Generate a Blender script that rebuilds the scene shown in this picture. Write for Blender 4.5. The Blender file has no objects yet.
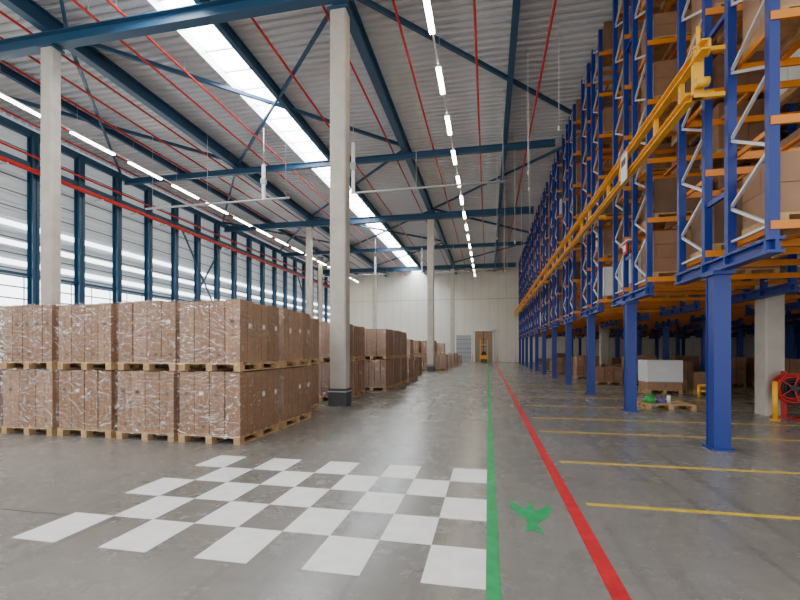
import bpy, bmesh, math, random
from mathutils import Vector, Matrix
R = random.Random(7)
sc = bpy.context.scene

# ------------------------------------------------------------------ materials
def mat(name, col, rough=0.5, metal=0.0, noise=0.0, nscale=5.0, bump=0.0, bscale=20.0,
        emis=None, estr=0.0, coat=0.0, alpha=1.0, vscale=(1,1,1)):
    m = bpy.data.materials.new(name); m.use_nodes = True
    nt = m.node_tree; b = nt.nodes['Principled BSDF']
    b.inputs['Base Color'].default_value = (*col, 1)
    b.inputs['Roughness'].default_value = rough
    b.inputs['Metallic'].default_value = metal
    b.inputs['Coat Weight'].default_value = coat
    b.inputs['Alpha'].default_value = alpha
    if emis:
        b.inputs['Emission Color'].default_value = (*emis, 1)
        b.inputs['Emission Strength'].default_value = estr
    tc = nt.nodes.new('ShaderNodeTexCoord')
    mp = nt.nodes.new('ShaderNodeMapping'); mp.inputs['Scale'].default_value = vscale
    nt.links.new(tc.outputs['Object'], mp.inputs[0])
    if noise > 0:
        n = nt.nodes.new('ShaderNodeTexNoise'); n.inputs['Scale'].default_value = nscale
        n.inputs['Detail'].default_value = 5
        nt.links.new(mp.outputs[0], n.inputs['Vector'])
        mr = nt.nodes.new('ShaderNodeMapRange')
        mr.inputs[1].default_value = 0.3; mr.inputs[2].default_value = 0.7
        mr.inputs[3].default_value = 1-noise; mr.inputs[4].default_value = 1+noise
        nt.links.new(n.outputs[0], mr.inputs[0])
        mx = nt.nodes.new('ShaderNodeVectorMath'); mx.operation = 'SCALE'
        mx.inputs[0].default_value = col
        nt.links.new(mr.outputs[0], mx.inputs['Scale'])
        nt.links.new(mx.outputs[0], b.inputs['Base Color'])
    if bump > 0:
        n2 = nt.nodes.new('ShaderNodeTexNoise'); n2.inputs['Scale'].default_value = bscale
        nt.links.new(mp.outputs[0], n2.inputs['Vector'])
        bp = nt.nodes.new('ShaderNodeBump'); bp.inputs['Strength'].default_value = bump
        bp.inputs['Distance'].default_value = 0.02
        nt.links.new(n2.outputs[0], bp.inputs['Height'])
        nt.links.new(bp.outputs[0], b.inputs['Normal'])
    return m

M = {}
M['blue'] = mat('rack_blue_paint', (0.004,0.028,0.22), 0.4)
M['steelblue'] = mat('structure_blue_paint', (0.018,0.075,0.15), 0.45)
M['orange'] = mat('beam_orange_paint', (0.70,0.22,0.01), 0.45)
M['yellow'] = mat('yellow_paint', (0.88,0.45,0.02), 0.45, noise=.08)
M['lineyellow'] = mat('floor_yellow_paint', (0.68,0.46,0.04), 0.5, noise=.2, nscale=6)
M['linegreen'] = mat('floor_green_paint', (0.008,0.32,0.10), 0.5, noise=.2, nscale=8)
M['linered'] = mat('floor_red_paint', (0.55,0.015,0.025), 0.5, noise=.2, nscale=8)
M['linewhite'] = mat('floor_white_paint', (0.88,0.88,0.85), 0.45, noise=.08, nscale=6)
M['galv'] = mat('galvanised_steel', (0.62,0.64,0.66), 0.4, 0.4)
M['red'] = mat('sprinkler_red', (0.50,0.02,0.015), 0.45)
M['concrete'] = mat('column_concrete', (0.50,0.46,0.40), 0.85, noise=.12, nscale=2.5, bump=.2, bscale=15)
M['wood'] = mat('pallet_wood', (0.50,0.31,0.14), 0.8, noise=.25, nscale=6)
M['card'] = mat('cardboard', (0.30,0.16,0.085), 0.6, noise=.12, nscale=3)
M['card2'] = mat('cardboard_light', (0.37,0.21,0.12), 0.6, noise=.12, nscale=3)
M['card3'] = mat('cardboard_dark', (0.16,0.09,0.05), 0.7, noise=.15, nscale=3)
M['white'] = mat('white_plastic', (0.78,0.78,0.76), 0.5)
M['black'] = mat('black_rubber', (0.02,0.02,0.022), 0.5)
M['grey'] = mat('grey_panel', (0.38,0.40,0.42), 0.5)
M['dark'] = mat('dark_grey', (0.07,0.07,0.075), 0.6)
M['label'] = mat('label_paper', (0.82,0.82,0.80), 0.5)
M['print'] = mat('box_print', (0.10,0.07,0.05), 0.7)
M['roof'] = mat('roof_deck_steel', (0.58,0.60,0.62), 0.5, 0.1, noise=.05, nscale=.5)
M['wallwhite'] = mat('white_wall_panel', (0.78,0.755,0.68), 0.6, noise=.04, nscale=.6)
M['wallgrey'] = mat('grey_wall_panel', (0.30,0.31,0.33), 0.6)
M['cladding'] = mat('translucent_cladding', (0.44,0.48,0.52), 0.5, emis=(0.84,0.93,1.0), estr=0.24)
M['claddark'] = mat('cladding_overlap', (0.16,0.18,0.20), 0.6)
M['glaze'] = mat('daylight_glazing', (0.8,0.8,0.8), 0.3, emis=(0.90,0.96,1.0), estr=5.5)
M['sky'] = mat('skylight_pane', (0.8,0.8,0.8), 0.3, emis=(0.93,0.97,1.0), estr=24.0)
M['lamp'] = mat('lamp_tube', (1,1,1), 0.3, emis=(1.0,0.88,0.66), estr=45.0)
M['green'] = mat('green_plastic', (0.03,0.35,0.08), 0.5)
M['purple'] = mat('purple_bag', (0.12,0.08,0.35), 0.5)
M['doorbrown'] = mat('door_brown', (0.30,0.24,0.17), 0.6)

def film_mat():
    m = bpy.data.materials.new('stretch_film'); m.use_nodes=True
    nt=m.node_tree; nt.nodes.clear()
    out=nt.nodes.new('ShaderNodeOutputMaterial')
    tr=nt.nodes.new('ShaderNodeBsdfTransparent'); gl=nt.nodes.new('ShaderNodeBsdfGlossy')
    gl.inputs['Roughness'].default_value=.07; gl.inputs['Color'].default_value=(1,1,1,1)
    mix=nt.nodes.new('ShaderNodeMixShader')
    geo=nt.nodes.new('ShaderNodeNewGeometry')
    mp=nt.nodes.new('ShaderNodeMapping'); mp.inputs['Scale'].default_value=(2.4,2.4,5.0); mp.inputs['Rotation'].default_value=(.45,.45,0)
    nt.links.new(geo.outputs['Position'],mp.inputs[0])
    n=nt.nodes.new('ShaderNodeTexNoise'); n.inputs['Scale'].default_value=1.5; n.inputs['Detail'].default_value=4; n.inputs['Distortion'].default_value=1.8
    nt.links.new(mp.outputs[0],n.inputs['Vector'])
    n2=nt.nodes.new('ShaderNodeTexNoise'); n2.inputs['Scale'].default_value=2.0; n2.inputs['Detail'].default_value=4; n2.inputs['Distortion'].default_value=2.0
    nt.links.new(mp.outputs[0],n2.inputs['Vector'])
    mr=nt.nodes.new('ShaderNodeMapRange'); mr.inputs[1].default_value=.52; mr.inputs[2].default_value=.70; mr.inputs[3].default_value=.05; mr.inputs[4].default_value=.50
    nt.links.new(n2.outputs[0],mr.inputs[0])
    bp=nt.nodes.new('ShaderNodeBump'); bp.inputs['Strength'].default_value=1.0; bp.inputs['Distance'].default_value=.16
    nt.links.new(n.outputs[0],bp.inputs['Height']); nt.links.new(bp.outputs[0],gl.inputs['Normal'])
    nt.links.new(mr.outputs[0],mix.inputs[0]); nt.links.new(tr.outputs[0],mix.inputs[1]); nt.links.new(gl.outputs[0],mix.inputs[2])
    nt.links.new(mix.outputs[0],out.inputs[0]); return m
M['film']=film_mat()

def floor_mat():
    m = bpy.data.materials.new('polished_concrete_floor'); m.use_nodes = True
    nt = m.node_tree; b = nt.nodes['Principled BSDF']
    tc = nt.nodes.new('ShaderNodeTexCoord')
    def noise(s, d=6, ro=.6, sc3=None):
        n = nt.nodes.new('ShaderNodeTexNoise'); n.inputs['Scale'].default_value = s
        n.inputs['Detail'].default_value = d; n.inputs['Roughness'].default_value = ro
        if sc3:
            mp=nt.nodes.new('ShaderNodeMapping'); mp.inputs['Scale'].default_value=sc3; mp.inputs['Rotation'].default_value=(0,0,.04)
            nt.links.new(tc.outputs['Object'],mp.inputs[0]); nt.links.new(mp.outputs[0],n.inputs['Vector'])
        else: nt.links.new(tc.outputs['Object'], n.inputs['Vector'])
        return n
    n1 = noise(0.35); n2 = noise(6.0, 8, .7); n3 = noise(1.0,3,.5,(5,.16,1)); n4=noise(1.6,8,.75)
    cr = nt.nodes.new('ShaderNodeValToRGB')
    cr.color_ramp.elements[0].position = .3; cr.color_ramp.elements[0].color = (0.175,0.167,0.152,1)
    cr.color_ramp.elements[1].position = .7; cr.color_ramp.elements[1].color = (0.25,0.24,0.222,1)
    nt.links.new(n1.outputs[0], cr.inputs[0])
    def rng(n,a,bb,c,d):
        mr = nt.nodes.new('ShaderNodeMapRange')
        mr.inputs[1].default_value=a; mr.inputs[2].default_value=bb; mr.inputs[3].default_value=c; mr.inputs[4].default_value=d
        nt.links.new(n.outputs[0], mr.inputs[0]); return mr
    cur=cr.outputs[0]
    for mr in (rng(n2,.25,.75,.84,1.16), rng(n3,.56,.68,1.0,.78), rng(n4,.55,.70,1.0,.82)):
        mx = nt.nodes.new('ShaderNodeVectorMath'); mx.operation='SCALE'
        nt.links.new(cur, mx.inputs[0]); nt.links.new(mr.outputs[0], mx.inputs['Scale']); cur=mx.outputs[0]
    nt.links.new(cur, b.inputs['Base Color'])
    r = nt.nodes.new('ShaderNodeMapRange'); r.inputs[3].default_value=.15; r.inputs[4].default_value=.38
    nt.links.new(n4.outputs[0], r.inputs[0]); nt.links.new(r.outputs[0], b.inputs['Roughness'])
    return m
M['floor'] = floor_mat()

# ------------------------------------------------------------------ mesh builder
class MB:
    def __init__(s): s.v=[]; s.f=[]; s.m=[]; s.mats=[]; s.sm=[]
    def mi(s, k):
        if k not in s.mats: s.mats.append(k)
        return s.mats.index(k)
    def quad(s, pts, k):
        n=len(s.v); s.v += [tuple(p) for p in pts]; s.f.append(tuple(range(n,n+len(pts)))); s.m.append(s.mi(k)); s.sm.append(False)
    def box(s, x0,x1,y0,y1,z0,z1,k):
        n=len(s.v)
        s.v += [(x0,y0,z0),(x1,y0,z0),(x1,y1,z0),(x0,y1,z0),(x0,y0,z1),(x1,y0,z1),(x1,y1,z1),(x0,y1,z1)]
        for f in [(0,3,2,1),(4,5,6,7),(0,1,5,4),(1,2,6,5),(2,3,7,6),(3,0,4,7)]:
            s.f.append(tuple(n+i for i in f)); s.m.append(s.mi(k)); s.sm.append(False)
    def beam(s, p,q,w,h,k):
        p=Vector(p); q=Vector(q); d=(q-p).normalized()
        up=Vector((0,0,1)) if abs(d.z)<.95 else Vector((0,1,0))
        a=d.cross(up).normalized()*w/2; b=a.cross(d).normalized()*h/2
        n=len(s.v)
        for c in (p,q):
            for t in (-a-b, a-b, a+b, -a+b): s.v.append(tuple(c+t))
        for f in [(0,1,2,3),(7,6,5,4),(0,4,5,1),(1,5,6,2),(2,6,7,3),(3,7,4,0)]:
            s.f.append(tuple(n+i for i in f)); s.m.append(s.mi(k)); s.sm.append(False)
    def ibeam(s,p,q,w,h,k,t=.03):
        p=Vector(p); q=Vector(q); z=Vector((0,0,h/2-t/2))
        s.beam(p,q,t,h-2*t,k); s.beam(p+z,q+z,w,t,k); s.beam(p-z,q-z,w,t,k)
    def cyl(s, p,q,r,k,n=10,r2=None):
        p=Vector(p); q=Vector(q); d=(q-p).normalized(); r2 = r if r2 is None else r2
        up=Vector((0,0,1)) if abs(d.z)<.95 else Vector((0,1,0))
        a=d.cross(up).normalized(); b=a.cross(d).normalized(); st=len(s.v)
        for c,rr in ((p,r),(q,r2)):
            for i in range(n):
                t=2*math.pi*i/n; s.v.append(tuple(c+(a*math.cos(t)+b*math.sin(t))*rr))
        for i in range(n):
            j=(i+1)%n; s.f.append((st+i,st+j,st+n+j,st+n+i)); s.m.append(s.mi(k)); s.sm.append(True)
        s.f.append(tuple(st+i for i in range(n))[::-1]); s.m.append(s.mi(k)); s.sm.append(False)
        s.f.append(tuple(st+n+i for i in range(n))); s.m.append(s.mi(k)); s.sm.append(False)
    def torus(s, c, axis, R0, r, k, n=24, m=8):
        c=Vector(c); ax=Vector(axis).normalized()
        up=Vector((0,0,1)) if abs(ax.z)<.95 else Vector((0,1,0))
        a=ax.cross(up).normalized(); b=a.cross(ax).normalized(); st=len(s.v)
        for i in range(n):
            t=2*math.pi*i/n; d=a*math.cos(t)+b*math.sin(t)
            for j in range(m):
                u=2*math.pi*j/m; s.v.append(tuple(c+d*(R0+r*math.cos(u))+ax*r*math.sin(u)))
        for i in range(n):
            for j in range(m):
                i2=(i+1)%n; j2=(j+1)%m
                s.f.append((st+i*m+j,st+i2*m+j,st+i2*m+j2,st+i*m+j2)); s.m.append(s.mi(k)); s.sm.append(True)
    def mesh(s, name):
        me=bpy.data.meshes.new(name); me.from_pydata(s.v,[],s.f)
        for k in s.mats: me.materials.append(M[k])
        me.polygons.foreach_set('material_index', s.m); me.polygons.foreach_set('use_smooth', s.sm)
        me.update(); return me
    def obj(s, name, loc=(0,0,0), rz=0):
        return place(name, s.mesh(name), loc, rz)
def place(name, me, loc=(0,0,0), rz=0):
    o=bpy.data.objects.new(name, me); o.location=loc; o.rotation_euler=(0,0,rz)
    sc.collection.objects.link(o); return o

# ------------------------------------------------------------------ dimensions
XL, XR = -21.8, 26.0
Y0, Y1 = -5.0, 58.5
ZR = 12.45

b=MB(); b.box(XL-.3,XR+.3,Y0,Y1+.3,-.3,0,'floor'); b.obj('floor')

b=MB(); cw,cd=.44,.585
for r in range(5):
    for c in range(9):
        if (r+c)%2==0:
            x1=-.015-c*cw; y1=5.85-r*cd
            b.box(x1-cw,x1,y1-cd,y1,0.0,.003,'linewhite')
b.obj('checkerboard_floor_marking')
b=MB(); b.box(-.012,.085,0.3,56,0,.003,'linegreen'); b.obj('green_floor_line')
b=MB(); b.box(.78,.90,0.3,56,0,.003,'linered'); b.obj('red_floor_line')
for yy,xe in [(4.76,12),(6.5,12),(8.85,12),(10.6,12),(12.9,12),(15.3,12),(17.7,12),(20.5,12),(24,12),(28,12)]:
    b=MB(); b.box(1.0,xe,yy-.035,yy+.035,0,.003,'lineyellow'); b.obj('yellow_floor_line')
b=MB(); b.box(-16,-3.4,3.43,3.445,0,.002,'dark'); b.obj('floor_joint')
# green bird pictogram: raised wings, body, head, tail (smoothed outline)
half=[(0,1.0),(.10,.92),(.13,.72),(.12,.52),(.26,.42),(.48,.52),(.72,.78),(1.0,.98),(.98,.60),(.82,.22),(.56,-.08),(.30,-.26),(.20,-.42),(.34,-.72),(.42,-.98),(.12,-.84),(0,-.80)]
pts=half+[(-x,y) for x,y in half[-2:0:-1]]
def chaikin(p):
    q=[]
    for i in range(len(p)):
        a=p[i]; c=p[(i+1)%len(p)]
        q.append((.8*a[0]+.2*c[0],.8*a[1]+.2*c[1])); q.append((.2*a[0]+.8*c[0],.2*a[1]+.8*c[1]))
    return q
pts=chaikin(pts)
b=MB(); ca,sa=math.cos(-.12),math.sin(-.12)
b.quad([(.41+.20*(x*ca-y*sa*.6),4.30+.41*(x*sa+y*ca),.0035) for x,y in pts][::-1],'linegreen')
o=b.obj('green_bird_floor_marking')
bm=bmesh.new(); bm.from_mesh(o.data); bmesh.ops.triangulate(bm,faces=bm.faces[:]); bm.to_mesh(o.data); bm.free()

# ------------------------------------------------------------------ roof
b=MB()
def corr(x0,x1):
    per=.33; n=int((Y1-Y0)/per)
    prof=[]
    for i in range(n+1):
        a=Y0+i*per
        prof += [(a,ZR),(a+.15,ZR),(a+.19,ZR+.10),(a+.29,ZR+.10)]
    for (ya,za),(yb,zb) in zip(prof[:-1],prof[1:]):
        b.quad([(x0,ya,za),(x0,yb,zb),(x1,yb,zb),(x1,ya,za)],'roof')
corr(XL,-10.3); corr(-8.8,XR)
b.obj('ceiling')
b=MB()
b.box(-10.35,-10.25,Y0,Y1,ZR-.1,ZR+.35,'galv'); b.box(-8.85,-8.75,Y0,Y1,ZR-.1,ZR+.35,'galv')
y=Y0
while y<Y1:
    b.box(-10.25,-8.85,y,y+.06,ZR+.22,ZR+.3,'galv'); y+=1.2
b.box(-10.25,-8.85,Y0,Y1,ZR+.3,ZR+.34,'sky')
b.obj('window_skylight')

CX=(-13.9,-4.2); CY=(11.4,32,52)
for gxp,w,h in [(-18,.16,.3),(-13.9,.3,.55),(-8.5,.2,.4),(-4.2,.3,.55),(.85,.2,.4),(5.2,.3,.5),(12,.3,.5),(19,.3,.5)]:
    b=MB(); b.ibeam((gxp,Y0,12.38-h/2),(gxp,Y1,12.38-h/2),w,h,'steelblue'); b.obj('roof_girder')
for gyp,w,h in [(2,.25,.4),(11.4,.32,.42),(22,.2,.3),(32,.35,.45),(42,.2,.35),(52,.35,.5)]:
    b=MB(); b.ibeam((XL+.4,gyp,11.83-h/2),(3.2,gyp,11.83-h/2),w,h,'steelblue'); b.obj('roof_cross_beam')
b=MB()
for ya in (2,12,22,32,42):
    for xa,xb in ((-4.2,5.2),(-13.9,-4.2),(-21.6,-13.9)):
        if ya in (12,32):
            b.beam((xa,ya,12.2),(xb,ya+10,12.2),.12,.14,'steelblue')
            if xa<-4.5: b.beam((xa,ya+10,12.05),(xb,ya,12.05),.10,.12,'steelblue')
        else:
            b.beam((xa,ya+10,12.1),(xb,ya,12.1),.09,.12,'steelblue')
b.obj('roof_wind_bracing')
for px in [-20.4,-19.4,-17.0,-15.8,-14.6,-12.0,-11.0,-7.2,-4.85,-2.75,-.4,1.95]:
    b=MB(); b.cyl((px,Y0,11.93),(px,Y1-.1,11.93),.042,'red',8)
    y=Y0+1
    while y<Y1:
        b.cyl((px,y,11.93),(px,y,12.4),.012,'galv',5)
        b.cyl((px,y+.5,11.86),(px,y+.5,11.93),.02,'red',6); y+=3
    b.obj('sprinkler_pipe')
b=MB(); b.cyl((-21.0,Y0,10.05),(-21.0,Y1-.02,10.05),.11,'red',12); b.cyl((-21.05,Y0,10.75),(-21.05,Y1-.02,10.75),.05,'red',10)
b.cyl((-21.0,Y1-.3,0),(-21.0,Y1-.3,10.05),.11,'red',12)
y=Y0+1
while y<Y1-.5:
    b.beam((-21.40,y,9.9),(-20.85,y,9.9),.06,.06,'galv'); y+=2.4
b.obj('sprinkler_main_pipe')

def lamprow(x,z,name,L=1.5,pitch=3.05,start=-3.0):
    y=start; b=MB()
    b.beam((x,Y0,z+.09),(x,Y1-1,z+.09),.05,.05,'white')
    while y<Y1-3:
        b.box(x-.09,x+.09,y,y+L,z+.01,z+.07,'white')
        b.box(x-.075,x+.075,y+.02,y+L-.02,z-.04,z+.01,'lamp')
        b.cyl((x,y+.3,z+.1),(x,y+.3,12.4),.008,'galv',4)
        y+=pitch
    b.obj(name)
lamprow(-1.62,11.0,'ceiling_light_row',start=-1.0)
lamprow(-17.6,11.0,'ceiling_light_row',L=2.2)
lamprow(9.0,12.2,'ceiling_light_row',L=1.5)
lamprow(16.0,12.2,'ceiling_light_row',L=1.5)

# ------------------------------------------------------------------ left wall
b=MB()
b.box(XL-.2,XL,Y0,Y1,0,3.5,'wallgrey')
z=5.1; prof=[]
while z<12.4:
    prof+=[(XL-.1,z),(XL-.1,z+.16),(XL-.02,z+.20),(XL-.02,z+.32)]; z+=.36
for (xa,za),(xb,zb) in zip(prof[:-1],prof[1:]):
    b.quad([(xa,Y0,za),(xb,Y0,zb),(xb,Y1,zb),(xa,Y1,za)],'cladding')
z=5.1
while z<12.3:
    b.box(XL-.025,XL-.012,Y0,Y1,z+.30,z+.36,'claddark'); z+=.72
b.box(XL-.2,XL-.12,Y0,Y1,5.1,12.5,'wallgrey')
b.obj('wall_left')
b=MB()
b.box(XL-.2,XL-.1,Y0,Y1,3.5,5.1,'glaze')
for zz in (3.45,4.0,4.55,5.05): b.box(XL-.09,XL+.02,Y0,Y1,zz,zz+.07,'galv')
y=Y0
while y<Y1: b.box(XL-.09,XL-.04,y,y+.05,3.5,5.1,'galv'); y+=1.2
b.obj('window_1')
b=MB()
for zz in (5.6,6.5,7.4): b.box(XL-.03,XL-.005,Y0,Y1,zz,zz+.24,'glaze')
b.obj('window_2')
y=-2.35
while y<Y1:
    b=MB(); b.box(XL+.05,XL+.4,y-.02,y+.02,0,12.0,'steelblue')
    b.box(XL+.05,XL+.09,y-.17,y+.17,0,12.0,'steelblue'); b.box(XL+.36,XL+.4,y-.17,y+.17,0,12.0,'steelblue')
    b.obj('wall_stanchion')
    y+=2.4
b=MB()
b.beam((XL+.2,Y0,10.45),(XL+.2,Y1,10.45),.2,.3,'steelblue')
b.beam((XL+.2,Y0,12.0),(XL+.2,Y1,12.0),.2,.35,'steelblue')
b.beam((XL+.12,Y0,5.2),(XL+.12,Y1,5.2),.12,.12,'steelblue')
for yy in (8.0,27.2,46.4):
    b.beam((XL+.2,yy,3.6),(XL+.2,yy+4.8,10.3),.1,.1,'steelblue'); b.beam((XL+.2,yy+4.8,3.6),(XL+.2,yy,10.3),.1,.1,'steelblue')
b.obj('wall_rail_beam')

b=MB(); b.box(XL,XR,Y1,Y1+.2,0,12.5,'wallwhite')
xx=XL
while xx<XR:
    b.box(xx,xx+.02,Y1-.012,Y1,0,12.5,'grey'); xx+=1.1
b.box(XL,XR,Y1-.02,Y1,8.4,8.46,'grey')
b.obj('wall_back')
b=MB(); b.box(XR,XR+.2,Y0,Y1,0,12.6,'wallgrey'); b.obj('wall_right')

b=MB()
b.box(-1.7,.6,Y1-.10,Y1-.02,0,4.1,'doorbrown')
for x0,x1 in ((-1.9,-1.7),(.6,.8)): b.box(x0,x1,Y1-.2,Y1-.02,0,4.3,'white')
b.box(-1.9,.8,Y1-.2,Y1-.02,4.1,4.3,'white')
b.box(-.65,-.55,Y1-.14,Y1-.10,0,4.1,'dark')
b.box(-1.6,.5,Y1-.13,Y1-.1,2.9,3.8,'card2')
b.obj('door_1')
b=MB()
b.box(-4.2,-2.2,Y1-.12,Y1-.02,0,3.6,'grey')
for zz in (.6,1.2,1.8,2.4,3.0): b.box(-4.2,-2.2,Y1-.14,Y1-.12,zz,zz+.04,'dark')
b.box(-4.35,-4.2,Y1-.16,Y1-.02,0,3.75,'white'); b.box(-2.2,-2.05,Y1-.16,Y1-.02,0,3.75,'white'); b.box(-4.35,-2.05,Y1-.16,Y1-.02,3.6,3.75,'white')
b.obj('door_2')

# ------------------------------------------------------------------ columns
def column(x,y,w=.5,d=.5,h=11.32,guard=True):
    b=MB(); c=.035
    pts=[(-w/2+c,-d/2),(w/2-c,-d/2),(w/2,-d/2+c),(w/2,d/2-c),(w/2-c,d/2),(-w/2+c,d/2),(-w/2,d/2-c),(-w/2,-d/2+c)]
    for i in range(8):
        p,q=pts[i],pts[(i+1)%8]
        b.quad([(p[0],p[1],0),(q[0],q[1],0),(q[0],q[1],h),(p[0],p[1],h)],'concrete')
    b.box(-w/2-.06,w/2+.06,-d/2-.06,d/2+.06,h,h+.06,'steelblue')
    if guard:
        e=.03
        b.box(-w/2-e,w/2+e,-d/2-e,d/2+e,0,.5,'dark'); b.box(-w/2-e-.01,w/2+e+.01,-d/2-e-.01,d/2+e+.01,.40,.43,'galv')
    b.obj('concrete_column',(x,y,0))
for x in CX:
    for y in CY: column(x,(11.85 if (x>-5 and y<12) else y),.48 if x>-5 else .46,.42 if x>-5 else .34)
column(-17.8,44,.4,.4,11.6,False)
column(6.82,12.25,.42,.48,12.2,False)
column(7.35,29.85,.5,.48,12.2,False)

def hrod(x0,x1,y,z,xv,lv,wires):
    b=MB(); b.cyl((x0,y,z),(x1,y,z),.05,'grey',8)
    for x in xv:
        b.box(x-.07,x+.07,y-.05,y+.05,z,z+lv,'white'); b.cyl((x,y,z+lv),(x,y,11.8),.015,'galv',5)
        b.box(x-.12,x+.12,y-.08,y+.08,z+lv*.45,z+lv*.6,'grey')
    for x in wires: b.cyl((x,y,z),(x,y,12.4),.01,'galv',4)
    b.obj('hanging_busbar')
hrod(-5.9,.78,18.1,8.5,[-5.8],2.2,[-3,.6])
hrod(-16.4,-8.8,18.1,8.5,[-10.1],1.6,[-16,-13,-9])
hrod(-5.9,.78,38.1,8.5,[-5.8],2.2,[-3,.6])
hrod(-16.4,-8.8,38.1,8.5,[-10.1],1.6,[-16,-13,-9])
b=MB()
for x,y,z in [(1.4,16,8),(1.7,19,8.5),(1.3,22,7),(2.2,24,8),(1.0,27,6.5),(2.2,30,7),(1.2,34,6),(2.3,15,9),(1.6,38,6),(.5,25,8)]:
    b.cyl((x,y,z),(x,y,12.45),.010,'white',4); b.cyl((x,y,z-.15),(x,y,z),.03,'white',6)
b.obj('hanging_cables')

# ------------------------------------------------------------------ pallets
def pallet(b,x0,y0,z0,w,d):
    n=7; bw=.11
    for i in range(n):
        yy=y0+i*(d-bw)/(n-1); b.box(x0,x0+w,yy,yy+bw,z0+.12,z0+.142,'wood')
    for j in range(3):
        xx=x0+j*(w-.12)/2
        b.box(xx,xx+.12,y0,y0+d,z0+.10,z0+.12,'wood'); b.box(xx,xx+.12,y0,y0+d,z0,z0+.02,'wood')
        for yy in (y0,y0+d/2-.07,y0+d-.14): b.box(xx,xx+.12,yy,yy+.14,z0+.02,z0+.10,'wood')
def load(b,x0,y0,z0,w,d,h,nx,ny,rr,nz=1,film=True):
    pallet(b,x0,y0,z0,w,d); cz=z0+.144
    H=h-(cz-z0); cwid=w/nx; cdep=d/ny; ch=H/nz
    for i in range(nx):
        for j in range(ny):
            for k in range(nz):
                jx=rr.uniform(0,.012); jy=rr.uniform(0,.022); jz=rr.uniform(0,.03) if k==nz-1 else 0.002
                m=rr.choice(['card','card','card','card2'])
                X0=x0+i*cwid+.008+jx; X1=x0+(i+1)*cwid-.009; Ya=y0+j*cdep+.006+jy; Yb=y0+(j+1)*cdep-.010
                Z0=cz+k*ch; Z1=cz+(k+1)*ch-jz-.003
                b.box(X0,X1,Ya,Yb,Z0,Z1,m)
                cxm=(X0+X1)/2
                if j==0:
                    t=rr.random()
                    if t<.55: b.box(cxm-.05,cxm+.03,Ya-.003,Ya,Z0+ch*.62,Z0+ch*.68,'label' if t<.28 else 'print')
                    if rr.random()<.7: b.box(cxm+.02,cxm+.06,Ya-.003,Ya,Z0+ch*.10,Z0+ch*.15,'print')
                    if rr.random()<.5: b.box(cxm-.04,cxm+.04,Ya-.003,Ya,Z0+ch*.42,Z0+ch*.44,'print')
                    b.box(cxm-.004,cxm+.004,Ya-.002,Ya,Z0+.02,Z1-.02,'card3')
                if i==nx-1:
                    cym=(Ya+Yb)/2
                    b.box(X1,X1+.003,cym-.006,cym+.006,Z0+.02,Z1-.02,'card3')
                    if rr.random()<.35: b.box(X1,X1+.004,cym+.05,cym+.13,Z0+ch*.55,Z0+ch*.63,'label')
    if film:
        e=.012; N=8; A=z0+.10; B=z0+h+.006
        X0,X1,Ya,Yb=x0-e,x0+w+e,y0-e,y0+d+e
        ring=[]
        for s in range(N): ring.append((X0+(X1-X0)*s/N,Ya))
        for s in range(N): ring.append((X1,Ya+(Yb-Ya)*s/N))
        for s in range(N): ring.append((X1-(X1-X0)*s/N,Yb))
        for s in range(N): ring.append((X0,Yb-(Yb-Ya)*s/N))
        L=len(ring); cx,cy=(X0+X1)/2,(Ya+Yb)/2
        lv=7; base=len(b.v)
        for q in range(lv):
            for (px,py) in ring:
                f=1+rr.uniform(-.004,.008)
                b.v.append((cx+(px-cx)*f, cy+(py-cy)*f, A+(B-A)*q/(lv-1)))
        mi=b.mi('film')
        for q in range(lv-1):
            for s in range(L):
                s2=(s+1)%L
                b.f.append((base+q*L+s,base+q*L+s2,base+(q+1)*L+s2,base+(q+1)*L+s)); b.m.append(mi); b.sm.append(False)
PW,PD,PH=1.18,1.40,1.235
variants2=[]; variants1=[]
for s in range(5):
    rr=random.Random(s+10)
    b=MB(); load(b,0,0,0,PW,PD,PH,[4,3,4,5,4][s],3,rr); load(b,rr.uniform(-.01,.02),rr.uniform(-.01,.02),PH+.005,PW,PD,PH+rr.uniform(-.03,.01),[4,5,4,3,2][s],3,rr)
    variants2.append(b.mesh('carton_pallet_stack'))
    b=MB(); load(b,0,0,0,PW,PD,PH-.1*s/2,4,3,rr,nz=1+s%2); variants1.append(b.mesh('carton_pallet'))
def stack(x_right,y,two=True,i=None):
    k=R.randrange(5) if i is None else i
    me=(variants2 if two else variants1)[k]
    place('wrapped_carton_pallet_stack' if two else 'wrapped_carton_pallet', me, (x_right-PW+R.uniform(-.015,.015),y+R.uniform(-.03,.03),0))
for r,yy in enumerate((6.55,8.15,9.72)):
    for c in range(9):
        xr=-4.1-(0.45 if r==2 else 0)-c*1.255-(.08 if c>1 else 0)
        if r==2 and c>=7: continue
        stack(xr,yy,True)
for r,yy in enumerate((12.7,14.25)):
    for c in range(5): stack(-4.55-c*1.25,yy,True)
for r in range(3):
    for c in range(4): stack(-3.95-c*1.25,16.5+r*1.56,True)
for r in range(2):
    for c in range(6): stack(-4.0-c*1.25,22.0+r*1.55,r==1 and c>0)
for r in range(3):
    for c in range(5): stack(-4.6-c*1.25,25.6+r*1.6,c>0)
for x,y,t in [(-3.2,33.8,0),(-4.7,33.6,0),(-6.0,33.4,1),(-3.6,35.6,0),(-5.2,35.4,0),(-6.5,35.2,1),(-3.3,38.5,0),(-4.7,38.5,1),(-6.1,38.3,1),(-7.5,38.4,1),(-3.2,41.5,0),(-4.6,42,0),(-5.9,42,1),(-7.3,42,1),(-3.2,45,0),(-4.6,45,0),(-6,45,1),(-2.9,48,0),(-4.4,48,0),(-5.7,48,1),(-9,36,1),(-10.4,36,1),(-3.8,54,0),(-5.4,54,1),(-7,54,1),(-8.5,50,1),(-10,50,1)]:
    stack(x,y,bool(t))

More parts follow.
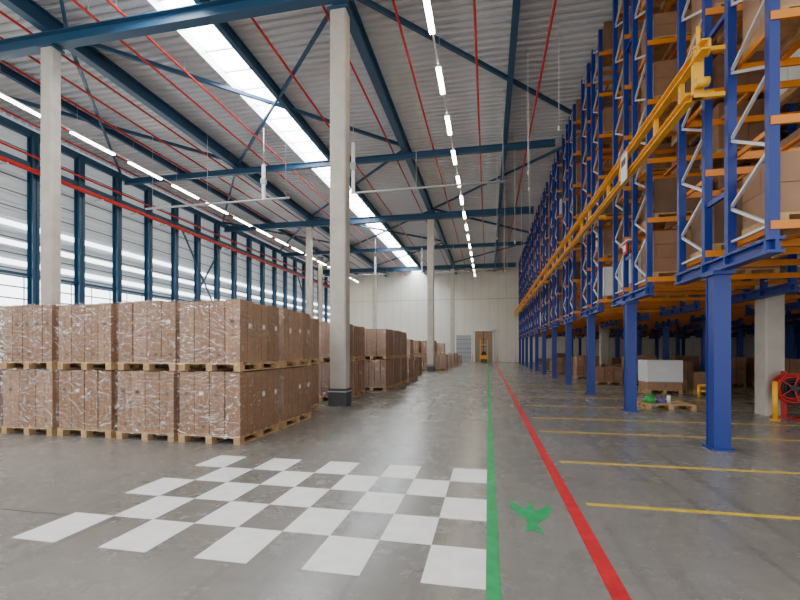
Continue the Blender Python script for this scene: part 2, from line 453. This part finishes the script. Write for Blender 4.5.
# ------------------------------------------------------------------ racks
RX0=3.5; BAY=2.85; NB=7
levels=[3.15+1.36*i for i in range(7)]
ZT=12.2
def make_rack():
    b=MB()
    for i in range(NB+1):
        x=RX0+.15+i*BAY
        for ya,yb in ((-1.35,-.36),(.36,1.35)):
            for yy in (ya,yb):
                b.box(x-.06,x+.06,yy-.05,yy+.05,3.05,ZT,'blue')
            z=3.25; k=0; st=.52
            b.beam((x,ya,z),(x,yb,z),.035,.035,'galv')
            while z+st<ZT:
                a,c=(ya,yb) if k%2==0 else (yb,ya)
                b.beam((x,a,z),(x,c,z+st),.04,.04,'galv'); z+=st; k+=1
            b.beam((x,ya,ZT-.1),(x,yb,ZT-.1),.04,.04,'galv')
        for z in (4.0,6.8,9.6,11.8): b.box(x-.03,x+.03,-.36,.36,z,z+.08,'blue')
        b.box(x-.09,x+.09,-1.45,1.45,2.86,2.90,'blue'); b.box(x-.09,x+.09,-1.45,1.45,3.03,3.07,'blue'); b.box(x-.02,x+.02,-1.45,1.45,2.9,3.03,'blue')
        for yy in (-1.35,-.36,.36,1.35): b.box(x-.09,x+.09,yy-.02,yy+.02,2.9,3.03,'blue')
        if i%2==0:
            b.box(x-.12,x+.12,-.13,-.11,0,2.86,'blue'); b.box(x-.12,x+.12,.11,.13,0,2.86,'blue'); b.box(x-.105,x+.105,-.11,.11,0,2.86,'blue')
            b.box(x-.16,x+.16,-.17,.17,0,.03,'blue'); b.box(x-.16,x+.16,-.2,.2,2.80,2.86,'blue')
    xa=RX0+.15; xb=xa+NB*BAY
    for z in levels:
        for yy in (-1.35,-.36,.36,1.35):
            s=-1 if yy in(-1.35,.36) else 1
            b.box(xa-.05,xb+.05,yy+s*.05-.02,yy+s*.05+.02,z+.02,z+.13,'orange')
    for z in levels:
        for i in range(NB):
            for t in (.25,.75):
                xx=xa+(i+t)*BAY
                for ya,yb in ((-1.35,-.36),(.36,1.35)):
                    b.box(xx-.04,xx+.04,ya,yb,z+.09,z+.13,'orange')
    for z in levels:
        for ya,yb in ((-1.35,-.36),(.36,1.35)):
            b.box(xa+.07,xa+.11,ya,yb,z+.03,z+.10,'orange')
    return b.mesh('pallet_rack')
rack_me=make_rack()
ry=[7.85+4.4*i for i in range(11)]
def loads_mesh(s):
    rr=random.Random(100+s); b=MB()
    for li,z in enumerate(levels):
        for i in range(NB):
            for ya in (-1.3,.38):
                for sl in range(2):
                    if rr.random()>(.84 if (i>0 or sl>0) else .68): continue
                    xx=RX0+.15+i*BAY+.12+sl*1.33; w=rr.choice([1.2,1.2,1.0]); h=rr.choice([.55,.8,.95,1.05]); d=.88
                    zz=z+.132
                    b.box(xx,xx+w,ya,ya+d,zz+.1,zz+.13,'wood')
                    for t in (0,.5,1): b.box(xx+t*(w-.1),xx+t*(w-.1)+.1,ya,ya+d,zz,zz+.1,'wood')
                    m=rr.choice(['card','card','card2','card3','white'] if rr.random()<.3 else ['card','card3','card'])
                    nx=rr.choice([2,3]); nz=rr.choice([1,2,3]); ny=2
                    for a in range(nx):
                        for e in range(ny):
                            for c in range(nz):
                                b.box(xx+a*w/nx+.006,xx+(a+1)*w/nx-.006,ya+.01+e*.435,ya+(e+1)*.435-.003,zz+.13+c*h/nz+.004,zz+.13+(c+1)*h/nz-.004,m)
    return b.mesh('stored_pallet_loads')
lm=[loads_mesh(s) for s in range(4)]
for i,y in enumerate(ry):
    place('pallet_rack', rack_me, (0,y,0)); place('stored_pallet_loads', lm[i%4], (0,y,0))

# yellow guide rails along the rack ends: two channels with ties
b=MB()
ye=ry[-1]+1
def chan(p,q,h):
    b.beam(p,q,.03,h,'yellow')
    for s in (-1,1):
        b.beam((p[0]-.05,p[1],p[2]+s*h/2),(q[0]-.05,q[1],q[2]+s*h/2),.12,.02,'yellow')
chan((3.15,7.0,6.05),(3.15,ye,6.05),.13); chan((3.15,7.5,5.54),(3.15,ye,5.54),.11)
y=7.9; k=0
while y<ye:
    b.box(3.10,3.17,y-.04,y+.04,5.5,6.05,'yellow')
    if k%4==0: b.box(3.15,3.6,y-.05,y+.05,5.72,5.82,'yellow')
    y+=2.2 if k%2 else 1.1; k+=1
b.box(3.07,3.2,7.3,7.40,5.44,6.22,'yellow'); b.box(3.07,3.5,7.32,7.38,6.14,6.20,'yellow'); b.box(3.07,3.5,7.32,7.38,5.44,5.50,'yellow')
for z in (6.05,5.6): b.cyl((3.04,7.2,z),(3.22,7.2,z),.07,'yellow',14)
b.cyl((3.06,7.15,6.05),(3.06,7.15,6.40),.03,'yellow',10)
b.obj('yellow_guide_rail')
b=MB(); b.box(2.96,2.98,10.2,10.6,5.35,5.95,'label'); b.box(2.955,2.96,10.25,10.55,5.7,5.85,'print'); b.box(2.94,3.0,10.38,10.42,5.95,5.98,'galv'); b.obj('hanging_sign')
b=MB(); b.box(3.50,3.53,12.05,12.35,4.1,4.4,'red'); b.box(3.495,3.50,12.12,12.28,4.17,4.33,'label'); b.box(3.48,3.58,11.9,12.6,4.4,4.43,'galv'); b.obj('fire_equipment_sign')
b=MB(); b.box(3.55,3.57,6.3,6.9,7.7,8.1,'yellow'); b.box(3.545,3.55,6.4,6.8,7.85,7.95,'print'); b.obj('yellow_rack_sign')

# ------------------------------------------------------------------ things under racks
b=MB(); load(b,0,0,0,1.15,1.0,1.2,1,1,random.Random(3),film=False)
b.box(-.01,1.16,-.01,1.01,.42,1.22,'white'); b.box(.3,.6,-.015,-.011,.8,1.0,'label'); b.box(.0,1.15,-.013,-.011,.42,.45,'grey'); b.obj('white_wrapped_pallet',(5.75,17.3,0))
for x,y in [(7.3,17.4),(4.9,21.5),(6.3,21.5),(7.8,21.5),(4.9,25.8),(6.4,25.8),(9.9,17.4),(11.3,17.6),(9.9,21.5),(11.4,21.5),(7.9,26),(10,26),(12,26),(4.5,30.4),(5.9,30.4),(8.0,30.6),(13,17.5),(15.5,18.2),(13,22),(16,22.0),(4.8,34.8),(7,34.8),(4.8,39.3),(7,39.3),(4.8,43.6),(6.3,43.6),(10,13.2),(11.6,13.2),(13.3,13.2)]:
    rr=random.Random(int(x*10+y)); b=MB(); load(b,0,0,0,1.2,1.0,rr.choice([.8,1.1,1.3]),3,2,rr,nz=rr.choice([2,3]),film=False); b.obj('carton_pallet',(x,y,0))
b=MB(); pallet(b,0,0,0,1.2,.8); b.obj('wooden_pallet',(4.2,12.7,0))
b=MB()
b.cyl((0,0,0),(0,0,.18),.16,'green',12,.1); b.torus((0,0,.2),(0,0,1),.08,.03,'green',12,6)
b.cyl((.3,.05,0),(.3,.05,.12),.15,'purple',10,.08); b.cyl((.48,.0,.0),(.48,.0,.2),.05,'white',10)
b.obj('cleaning_supplies',(4.4,13.1,.143))
b=MB()
b.box(-.04,.04,.02,.10,0,1.1,'red'); b.box(-.25,.25,-.0,.12,0,.03,'red')
b.cyl((0,-.02,.72),(0,-.06,.72),.33,'red',24); b.torus((0,-.28,.72),(0,1,0),.33,.022,'red',28,6)
for t in range(5):
    a=t*2*math.pi/5; b.beam((0,-.28,.72),(.33*math.cos(a),-.28,.72+.33*math.sin(a)),.03,.02,'red')
b.cyl((0,-.30,.72),(0,.03,.72),.07,'black',14)
for rr0 in (.13,.19,.25):
    for yy in (-.09,-.15,-.21): b.torus((0,yy,.72),(0,1,0),rr0,.03,'black' if rr0<.2 else 'red',24,6)
b.cyl((.2,-.2,.6),(.28,-.25,.05),.02,'black',8); b.torus((.15,-.5,.03),(0,0,1),.25,.025,'red',20,6); b.torus((.2,-.5,.07),(0,0,1),.2,.025,'black',20,6)
b.obj('fire_hose_reel',(6.90,11.8,0))
def bollard(x,y,h=.95):
    b=MB()
    b.cyl((0,0,0),(0,0,h),.055,'yellow',14); b.cyl((0,0,h),(0,0,h+.04),.055,'yellow',14,.03); b.cyl((0,0,0),(0,0,.02),.10,'yellow',14)
    b.obj('safety_bollard',(x,y,0))
bollard(6.40,11.3,.85)
b=MB()
b.cyl((0,0,0),(0,0,.4),.05,'yellow',10); b.cyl((.55,0,0),(.55,0,.4),.05,'yellow',10); b.cyl((0,0,.4),(.55,0,.4),.05,'yellow',10); b.cyl((0,0,.2),(.55,0,.2),.04,'yellow',10)
b.obj('guard_barrier',(7.0,16.3,0))
bollard(3.0,50); bollard(1.2,56); bollard(-2.0,56.5)

# forklift far
b=MB()
b.box(-.5,.5,0,1.5,.15,.95,'yellow'); b.box(-.45,.45,1.0,1.6,.4,1.1,'dark')
for x in (-.42,.42):
    for y in (.15,1.3): b.cyl((x-.08,y,.2),(x+.08,y,.2),.2,'black',14)
    b.box(x-.04,x+.04,.0,.08,.9,2.2,'yellow'); b.box(x-.04,x+.04,1.0,1.08,.9,2.2,'yellow')
    b.box(x-.05,x+.05,-.2,-.1,.05,2.9,'yellow')
b.box(-.5,.5,0,1.1,2.2,2.26,'yellow')
for zz in (1.0,2.0,2.85): b.box(-.42,.42,-.19,-.11,zz,zz+.05,'dark')
for x in (-.25,.25): b.box(x-.06,x+.06,-1.2,-.2,.08,.12,'dark')
b.box(-.4,.4,-.24,-.2,.1,.5,'dark')
b.box(-.25,.25,.4,.8,.95,1.4,'black')
b.obj('forklift',(-.5,53.5,0))

# ------------------------------------------------------------------ world, camera
w=bpy.data.worlds.new('World'); sc.world=w; w.use_nodes=True
bg=w.node_tree.nodes['Background']; bg.inputs[0].default_value=(0.97,0.98,1.0,1); bg.inputs[1].default_value=2.1
cam=bpy.data.cameras.new('camera'); co=bpy.data.objects.new('camera',cam); sc.collection.objects.link(co)
co.location=(0,0,1.6); co.rotation_euler=(math.pi/2,0,math.atan(88/430))
cam.sensor_width=36; cam.lens=430/800*36; cam.shift_y=50/800; cam.clip_start=.05; cam.clip_end=300
sc.camera=co
